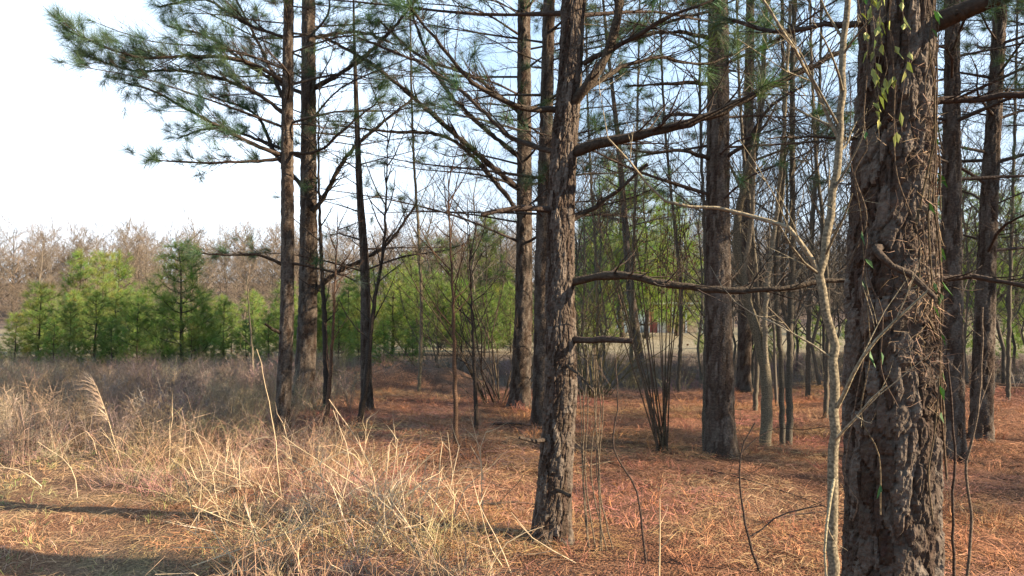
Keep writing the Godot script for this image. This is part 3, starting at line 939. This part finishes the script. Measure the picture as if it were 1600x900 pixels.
	grow(om, Vector3.ZERO, Vector3(0.05, 1, 0).normalized(), 3.0, 0.03, 2, Color(0.17, 0.13, 0.1), {"count": 7, "thin": 0.005})
	part(om, "stem", M.bark_fine, oak)
	var lf := MB.new()
	for q in 420:
		var p := pt(1062 + rng.randfn() * 34, 410 + rng.randfn() * 42, 19.0 + rng.randfn() * 0.5) - base
		var d := rdir() * rr(0.05, 0.09)
		var s := d.cross(rdir()).normalized() * 0.028
		lf.quad(p, p + d * 0.5 + s, p + d, p + d * 0.5 - s, jit(Color(0.30, 0.10, 0.055), 0.3))
	part(lf, "dead_leaves", M.leaf, oak).set_meta("kind", "stuff")

func build_shed():
	var d := 62.0
	var p := pt(1022, HOR, d); p.y = ground_y(p.x, p.z)
	var t := thing("shed", "low shed with grey blue wall, red front and white trim", "shed", p)
	var W := Color(0.75, 0.74, 0.7)
	var parts := {"side_wall": [[Vector3(-1.75, 1.0, 0.3), Vector3(2.2, 2.0, 2.6), Color(0.30, 0.37, 0.43)]],
		"front_wall": [[Vector3(0.2, 1.1, 0.2), Vector3(1.7, 2.2, 2.6), Color(0.42, 0.13, 0.10)]],
		"porch_back": [[Vector3(2.3, 0.95, -0.6), Vector3(2.5, 1.9, 0.1), Color(0.25, 0.20, 0.16)]],
		"roof": [[Vector3(0.3, 2.29, 0.2), Vector3(6.6, 0.14, 3.2), Color(0.66, 0.64, 0.62)]],
		"door": [[Vector3(0.35, 0.95, 1.52), Vector3(0.75, 1.9, 0.05), Color(0.72, 0.62, 0.55)]]}
	for k in parts:
		var mb := MB.new()
		for b in parts[k]: mb.box(b[0], b[1], b[2])
		part(mb, k, M.metal, t)
	for x in [-0.72, 1.15, 2.2, 3.45]:
		var mb := MB.new(); mb.box(Vector3(x, 1.1, 1.6), Vector3(0.12, 2.2, 0.12), W); part(mb, "post", M.metal, t)
	for q in [[1.68, 0.5], [2.82, -0.5]]:
		var mb := MB.new()
		mb.tube(PackedVector3Array([Vector3(q[0] - q[1], 1.2, 1.6), Vector3(q[0] + q[1], 2.15, 1.6)]), PackedFloat32Array([0.05, 0.05]), 5, W)
		part(mb, "brace", M.metal, t)

# ---------------------------------------------------------------- weeds, straw, grass
func weed(mb: MB, o: Vector3, n: int, h: float, spread: float, w: float, col: Color, sprigs: int):
	for k in n:
		var a := rr(0, TAU)
		var f := o + Vector3(cos(a), 0, sin(a)) * rr(0, 0.05)
		var d := Vector3(cos(a) * rr(0, spread), 1, sin(a) * rr(0, spread)).normalized()
		var L := h * rr(0.5, 1.1)
		var c := jit(col, 0.35)
		var bend := rdir() * 0.3; bend.y = -absf(bend.y)
		var pts := [f, f + d * L * 0.5, f + d * L * 0.85 + bend * L * 0.3, f + d * L + bend * L * 0.8]
		mb.blade(pts, w, c, d.cross(rdir()))
		for q in sprigs:
			var t := rr(0.2, 1.0)
			var b: Vector3 = pts[1].lerp(pts[2], t * 2.0 - 1.0) if t > 0.5 else pts[0].lerp(pts[1], t * 2.0)
			var e := b + (d + rdir() * 1.1).normalized() * L * rr(0.12, 0.4)
			mb.sliver(b, e, w * 0.7, c)
			if q % 2 == 0: mb.sliver(b.lerp(e, 0.5), b.lerp(e, 0.5) + rdir() * L * 0.14, w * 0.55, c)

func straws(mb: MB, n: int, size: float, col: Color, len_: float, lift: float):
	for k in n:
		var o := Vector3(rr(-size, size), rr(0.004, lift) * rng.randf(), rr(-size, size))
		var a := rr(0, TAU)
		var d := Vector3(cos(a), rr(-0.12, 0.2), sin(a)) * len_ * rr(0.6, 1.1)
		mb.blade([o - d * 0.5, o + Vector3(0, 0.012, 0), o + d * 0.5 + Vector3(-sin(a), 0, cos(a)) * rr(-0.03, 0.03)], 0.0038, jit(col, 0.4), Vector3(-sin(a), rr(-0.5, 0.5), cos(a)))

# tiles of about 1 m set side by side over the ground, each turned at random
func tiles(step: float, px0: float, px1: float, d0: float, d1: float, test: Callable, s0 := 0.85, s1 := 1.15) -> Array:
	var xf := []
	var z := -d0
	while z > -d1:
		var x := pt(px0, HOR, -z).x
		var x1 := pt(px1, HOR, -z).x
		while x < x1:
			var px := x + rr(-0.3, 0.3) * step; var pz := z + rr(-0.3, 0.3) * step
			if test.call(px, pz):
				var e := 0.25
				var gx := (ground_y(px + e, pz) - ground_y(px - e, pz)) / (2.0 * e)
				var gz := (ground_y(px, pz + e) - ground_y(px, pz - e)) / (2.0 * e)
				var up := Vector3(-gx, 1, -gz).normalized()
				var r := up.cross(Vector3(cos(x * 91.7 + z * 37.0), 0, sin(x * 91.7 + z * 37.0))).normalized()
				var s := rr(s0, s1)
				xf.append(Transform3D(Basis(r, up * s, r.cross(up)), Vector3(px, ground_y(px, pz), pz)))
			x += step
		z -= step
	return xf

func build_undergrowth():
	rng.seed = 501
	var tint := []
	for k in 23: tint.append(Color(rr(0.8, 1.15), rr(0.82, 1.12), rr(0.8, 1.12)))
	var mb := MB.new()
	for k in 20: weed(mb, Vector3(rr(-0.5, 0.5), 0, rr(-0.5, 0.5)), rng.randi_range(3, 9), rr(0.3, 0.85), 0.6, 0.0055, [Color(0.225, 0.168, 0.125), Color(0.265, 0.20, 0.145), Color(0.18, 0.135, 0.105)][k % 3], 9)
	var left := func(x: float, z: float) -> bool: return x < -2.7 + 0.8 * n_soft.get_noise_2d(x * 40.0, z * 40.0) - 0.05 * (z + 9.0)
	var a := scatter("dead_weeds", mb.mesh(M.straw), tiles(0.72, -160, 540, 8.0, 21.5, left, 0.7, 1.2), tint, self)
	tag(a, "grey brown dead weeds filling the shaded field", "weeds")
	mb = MB.new()
	for k in 16: weed(mb, Vector3(rr(-0.6, 0.6), 0, rr(-0.6, 0.6)), rng.randi_range(3, 9), rr(0.25, 0.7), 0.6, 0.006, [Color(0.23, 0.175, 0.13), Color(0.18, 0.135, 0.11)][k % 2], 10)
	var behind := func(x: float, z: float) -> bool: return x > -4.5 and z < -15.8 - 1.2 * n_soft.get_noise_2d(x * 40.0, 7.0) and n_soft.get_noise_2d(x * 30.0 + 9.0, z * 30.0) > -0.3
	var b := scatter("dead_brush", mb.mesh(M.straw), tiles(0.95, 430, 1780, 14.5, 22.5, behind, 0.5, 1.1), tint, self)
	tag(b, "grey brown dead brush along the back of the stand", "brush")
	mb = MB.new()
	straws(mb, 1250, 0.62, Color(0.30, 0.15, 0.088), 0.17, 0.06)
	straws(mb, 45, 0.6, Color(0.42, 0.24, 0.14), 0.22, 0.08)
	var open_ := func(x: float, _z: float) -> bool: return x > -3.6
	var c := scatter("pine_straw", mb.mesh(M.straw), tiles(1.0, 400, 1750, 3.0, 15.8, open_, 0.7, 1.5), tint, self)
	tag(c, "fallen rust brown pine needles covering the floor", "pine straw")
	mb = MB.new()
	for k in 9: weed(mb, Vector3(rng.randfn() * 0.25, 0, rng.randfn() * 0.25), rng.randi_range(6, 18), 0.16, 1.4, 0.004, [Color(0.36, 0.175, 0.095), Color(0.28, 0.125, 0.07)][k % 2], 1)
	var patchy := func(x: float, z: float) -> bool: return x > -3.0 and n_soft.get_noise_2d(x * 70.0, z * 70.0 + 40.0) > 0.0
	var c2 := scatter("dry_grass", mb.mesh(M.straw), tiles(0.8, 480, 1720, 3.4, 14.8, patchy, 0.6, 1.3), tint, self)
	tag(c2, "short tan grass wisps poking through pine straw", "grass")
	mb = MB.new()
	for k in 6: weed(mb, Vector3(rng.randfn() * 0.16, 0, rng.randfn() * 0.16), rng.randi_range(8, 22), rr(0.16, 0.55), 1.9, 0.004, [Color(0.27, 0.192, 0.13), Color(0.21, 0.13, 0.085), Color(0.30, 0.23, 0.16)][k % 3], 2)
	for k in 40: weed(mb, Vector3(rr(-0.3, 0.3), 0, rr(-0.3, 0.3)), 1, rr(0.25, 0.65), 1.3, 0.0032, Color(0.25, 0.16, 0.105), 3)
	var clump := func(x: float, z: float) -> bool:
		var px := 800.0 + x / -z * F
		return px < 790 - maxf(0.0, -z - 4.4) * 75.0 and px > 350 - maxf(0.0, -z - 5.5) * 140.0 and n_soft.get_noise_2d(x * 110.0, z * 110.0) > -0.08
	var d := scatter("straw_grass", mb.mesh(M.straw), tiles(0.36, -60, 810, 3.3, 9.4, clump, 0.6, 1.25), tint, self)
	tag(d, "thick tan straw grass tangled at the weed edge", "grass")
	mb = MB.new()
	for k in 26: weed(mb, Vector3(rr(-0.4, 0.4), 0, rr(-0.4, 0.4)), rng.randi_range(3, 10), rr(0.04, 0.1), 1.4, 0.0035, [Color(0.36, 0.27, 0.16), Color(0.20, 0.23, 0.09), Color(0.36, 0.2, 0.11)][k % 3], 0)
	var bare := func(x: float, z: float) -> bool: return x < -1.3 and n_soft.get_noise_2d(x * 120.0, z * 120.0) > -0.15
	var e := scatter("short_grass", mb.mesh(M.straw), tiles(0.6, -60, 430, 3.6, 8.2, bare, 0.6, 1.4), tint, self)
	tag(e, "short trodden grass on the bare reddish patch", "grass")
	mb = MB.new()
	straws(mb, 330, 0.5, Color(0.32, 0.21, 0.125), 0.2, 0.06)
	var f := scatter("tan_straw_litter", mb.mesh(M.straw), tiles(0.75, -80, 830, 3.3, 9.4, func(x: float, _z: float) -> bool: return x < 0.2), tint, self)
	tag(f, "flattened pale straw lying around the weed edge", "straw")

func stalk(label: String, keys: Array, depth: float, w: float, col: Color, group := ""):
	var lp := []
	for q in keys: lp.append(pt(q[0], q[1], depth - (q[2] if q.size() > 2 else 0.0)))
	var foot: Vector3 = lp[0]
	var t := thing("dry_stalk", label, "stalk", foot, group)
	for k in lp.size(): lp[k] -= foot
	var pts := smooth(lp, 0.1)
	for k in range(1, pts.size()): pts[k] += rdir() * 0.006
	var mb := MB.new()
	mb.tube(pts, radii(pts.size(), w, w * 0.45), 5, jit(col, 0.15))
	part(mb, "stem", M.straw, t)
	var sm := MB.new()
	for q in rng.randi_range(2, 5):
		var k := rng.randi_range(1, pts.size() - 1)
		var d := ((pts[k] - pts[k - 1]).normalized() + rdir() * 0.8).normalized()
		sm.blade([pts[k], pts[k] + d * 0.1, pts[k] + d * 0.2 + rdir() * 0.05], 0.004, jit(col), d.cross(rdir()))
	part(sm, "blades", M.straw, t).set_meta("kind", "stuff")

func build_foreground():
	rng.seed = 900
	var tan := Color(0.43, 0.325, 0.205)
	var g := "dry stalks in the straw grass"
	# stalks read from the photograph, by foot and tip
	for s in [[[[600, 850], [575, 720], [515, 625]], 5.2], [[[440, 780], [425, 650], [402, 545]], 6.2], [[[560, 760], [490, 715], [440, 680]], 5.8], [[[570, 835], [520, 760], [450, 715]], 5.3], [[[800, 900], [775, 840], [745, 785]], 4.4], [[[795, 900], [770, 860], [748, 790]], 4.5], [[[300, 885], [400, 850], [490, 820]], 4.4], [[[340, 900], [440, 880], [540, 850]], 4.3], [[[620, 880], [600, 800], [610, 690]], 4.9], [[[755, 830], [752, 720], [738, 655]], 5.2], [[[755, 750], [750, 700], [758, 675]], 5.2], [[[655, 880], [680, 780], [690, 690]], 4.8], [[[605, 835], [640, 790], [655, 705]], 5.2], [[[530, 800], [545, 720], [520, 640]], 5.6], [[[470, 740], [550, 700], [560, 712]], 5.7], [[[300, 790], [380, 820], [450, 835]], 5.0], [[[375, 765], [378, 700], [420, 680]], 6.0], [[[125, 800], [110, 730], [60, 690]], 6.4], [[[65, 760], [30, 735], [-20, 730]], 6.6], [[[75, 715], [135, 675], [150, 710]], 7.2], [[[395, 760], [340, 735], [290, 740]], 6.0], [[[900, 880], [830, 840], [800, 800]], 4.5], [[[1030, 900], [1033, 820], [1030, 780]], 4.3]]:
		stalk("tan dry stalk standing in the straw grass", s[0], s[1], rr(0.0035, 0.0055), tan, g)
	for q in 80:
		var d := rr(4.0, 7.5)
		var px := rr(330, 780) - maxf(0.0, d - 4.4) * 60.0
		var p := pt(px, HOR, d); p.y = ground_y(p.x, p.z)
		var py := HOR + (EYE - p.y) * F / d
		var L := rr(60, 150) * 5.0 / d
		var a := rng.randfn() * 0.55
		stalk("tan dry stalk standing in the straw grass", [[px, py], [px + sin(a) * L * 0.5, py - cos(a) * L * 0.55], [px + sin(a * 1.5) * L, py - cos(a * 1.3) * L]], d, rr(0.002, 0.0045), tan, g)
	for q in 34:
		var p := gp(570 + rng.randfn() * 75, 825 + rng.randfn() * 35)
		var a := rng.randfn() * 0.9
		var px := 800.0 + p.x / -p.z * F
		var py := HOR + (EYE - p.y) * F / -p.z
		var L := rr(35, 85)
		stalk("short broken pale stalk in the heap of straw grass", [[px, py], [px - sin(a) * L * 0.5, py - absf(cos(a)) * L * 0.5], [px - sin(a) * L, py - absf(cos(a)) * L]], -p.z, rr(0.0035, 0.006), Color(0.46, 0.37, 0.26), "broken pale stalks in the heap")
	# plume grass
	var base := pt(186, 722, 8.0); base.y = ground_y(base.x, base.z)
	var t := thing("plume_grass", "tall tan plume of feathery grass bending over the weeds", "grass", base)
	var mb := MB.new()
	var sp := smooth([Vector3.ZERO, pt(176, 680, 8.0) - base, pt(164, 640, 8.0) - base, pt(150, 602, 8.0) - base], 0.06)
	mb.tube(sp, radii(sp.size(), 0.006, 0.002), 5, tan)
	part(mb, "stem", M.straw, t)
	var pm := MB.new()
	for q in 260:
		var k := rng.randi_range(sp.size() / 2, sp.size() - 1)
		var d := (Vector3(-1.0, rr(0.1, 0.8), rr(-0.4, 0.4)) + rdir() * 0.3).normalized() * rr(0.08, 0.3)
		pm.blade([sp[k], sp[k] + d * 0.5 + Vector3(0, 0.02, 0), sp[k] + d + Vector3(0, -0.04, 0)], 0.003, jit(Color(0.38, 0.28, 0.2), 0.2), d.cross(rdir()))
	part(pm, "plume", M.straw, t).set_meta("kind", "stuff")
	# dark seedling stems and hanging runners in front of the floor
	var dk := Color(0.12, 0.085, 0.068)
	sapling("seedling", "thin dark forked seedling rising from open straw", 4.4, [[1190, 880, 5], [1165, 820, 5], [1155, 740, 4], [1162, 690, 3], [1180, 660, 2]], dk, {"twigs": 4, "len": 0.35, "category": "seedling", "limbs": [[[[1170, 840, 0], [1230, 800, 0], [1285, 790, 0.1]], 3, 2], [[[1157, 710, 0], [1190, 680, 0], [1215, 668, 0]], 3, 1]]})
	sapling("seedling", "wiry crooked seedling leaning toward the front pine", 4.5, [[1010, 860, 4], [995, 770, 4], [958, 700, 3], [965, 640, 3], [962, 560, 2]], dk, {"twigs": 4, "len": 0.3, "category": "seedling"})
	sapling("seedling", "dark upright runner beside the vine hung trunk", 3.6, [[1495, 960, 5], [1488, 800, 4], [1492, 720, 4], [1480, 560, 3]], dk, {"twigs": 5, "len": 0.35, "category": "seedling"})
	sapling("seedling", "wavy brown runner with few leaves past the thick trunk", 3.8, [[1502, 930, 5], [1518, 800, 5], [1508, 740, 4], [1530, 620, 4], [1535, 480, 3]], Color(0.24, 0.18, 0.13), {"twigs": 5, "len": 0.35, "category": "seedling"})
	for q in 7:
		var px := 908.0 + q * 6.0 + rr(-3, 3)
		sapling("hanging_vine", "thread thin dry vine hanging beside the front pine", 4.75, [[px + rr(-20, 25), HOR + EYE * F / 4.75, 2.5], [px + rr(-8, 8), 740, 2], [px, 640, 2], [px - 6 + rr(-5, 5), 540, 1.5]], Color(0.27, 0.20, 0.14), {"twigs": 1, "len": 0.3, "category": "vine", "group": "thread vines by the front pine"})
	# fallen sticks
	for s in [[[740, 805], [838, 800], 0.010, "dark"], [[1100, 745], [1290, 800], 0.006, "thin"], [[905, 742], [985, 735], 0.008, "pale"], [[770, 668], [830, 672], 0.02, "rotting"], [[1340, 800], [1180, 830], 0.007, "bent"]]:
		var a := gp(s[0][0], s[0][1]); var b := gp(s[1][0], s[1][1])
		a.y += s[2] + 0.02; b.y += s[2] + 0.03
		var st := thing("fallen_stick", "%s fallen stick lying on the pine straw" % s[3], "stick", a)
		var sm := MB.new()
		var pts := smooth([Vector3.ZERO, (b - a) * 0.4 + Vector3(0, 0.02, 0.03), (b - a) * 0.7 + Vector3(0, 0.01, -0.04), b - a], 0.08)
		sm.tube(pts, radii(pts.size(), s[2], s[2] * 0.5), 6, Color(0.3, 0.22, 0.15) if s[3] == "pale" else dk)
		for k in 3: grow(sm, pts[rng.randi_range(2, pts.size() - 2)], ((b - a).normalized() + rdir() * 0.7).normalized(), 0.3, s[2] * 0.5, 1, dk, {"count": 2})
		part(sm, "wood", M.bark_fine, st)
	# vine on the thick trunk
	var foot := pt(1392, 1004, 3.5); foot.y = 0.0
	var vn := thing("trunk_vine", "dead vine tangle and yellow green leaves clinging to thick trunk", "vine", foot)
	var R := 0.215
	for q in 22:
		var vm := MB.new()
		var hang := q < 7
		var a := rr(0.1, PI - 0.1) if not hang else 1.95 + rng.randfn() * 0.13
		var y := rr(0.3, 2.0) if not hang else rr(2.2, 2.5)
		var kp := []
		for k in 8:
			var off := rr(0.0, 0.02) if not hang else 0.02 + 0.07 * (1.0 - k / 7.0)
			kp.append(Vector3(cos(a) * (R + off), y, sin(a) * (R + off)))
			a = clampf(a + rng.randfn() * (0.18 if not hang else 0.05), -0.2, PI + 0.2)
			y += rr(0.08, 0.3) if not hang else rr(0.07, 0.13)
		var pts := smooth(kp, 0.04)
		vm.tube(pts, radii(pts.size(), rr(0.003, 0.006) if not hang else 0.0015, 0.002), 5, jit(Color(0.23, 0.16, 0.105), 0.25))
		var rn := part(vm, "runner", M.bark_fine, vn)
		for w in (8 if hang else 2):
			var p := pts[rng.randi_range(0, pts.size() - 1)]
			var d := Vector3(rr(-0.6, 0.6), -1.0, rr(0.0, 0.6)).normalized() * rr(0.045, 0.085)
			var sd := d.cross(rdir()).normalized() * rr(0.009, 0.015)
			var lm := MB.new()
			var col := jit(Color(0.26, 0.26, 0.075) if hang else Color(0.06, 0.12, 0.04), 0.3)
			var fold := d.cross(sd).normalized() * 0.006
			lm.tri(p, p + d * 0.4 + sd + fold, p + d, col); lm.tri(p, p + d, p + d * 0.4 - sd + fold, col)
			part(lm, "leaf", M.leaf, rn)
	var tm := MB.new()
	for q in 800:
		var y := 1.55 + rng.randfn() * 0.22 if q < 600 else 2.25 + rng.randfn() * 0.15
		var a := 1.05 + rng.randfn() * 0.36
		var p := Vector3(cos(a) * (R + rr(-0.02, 0.015)), y, sin(a) * (R + rr(-0.02, 0.015)))
		var d := (Vector3(-sin(a) * rr(-1, 1), rr(-1.0, 0.6), cos(a) * rr(-1, 1)) + Vector3(cos(a), 0, sin(a)) * 0.02).normalized()
		var L := rr(0.03, 0.11)
		tm.blade([p, p + d * L * 0.5 + rdir() * 0.015, p + d * L], rr(0.0015, 0.0035), jit(Color(0.235, 0.155, 0.10), 0.4), d.cross(rdir()))
	part(tm, "tangle", M.straw, vn).set_meta("kind", "stuff")
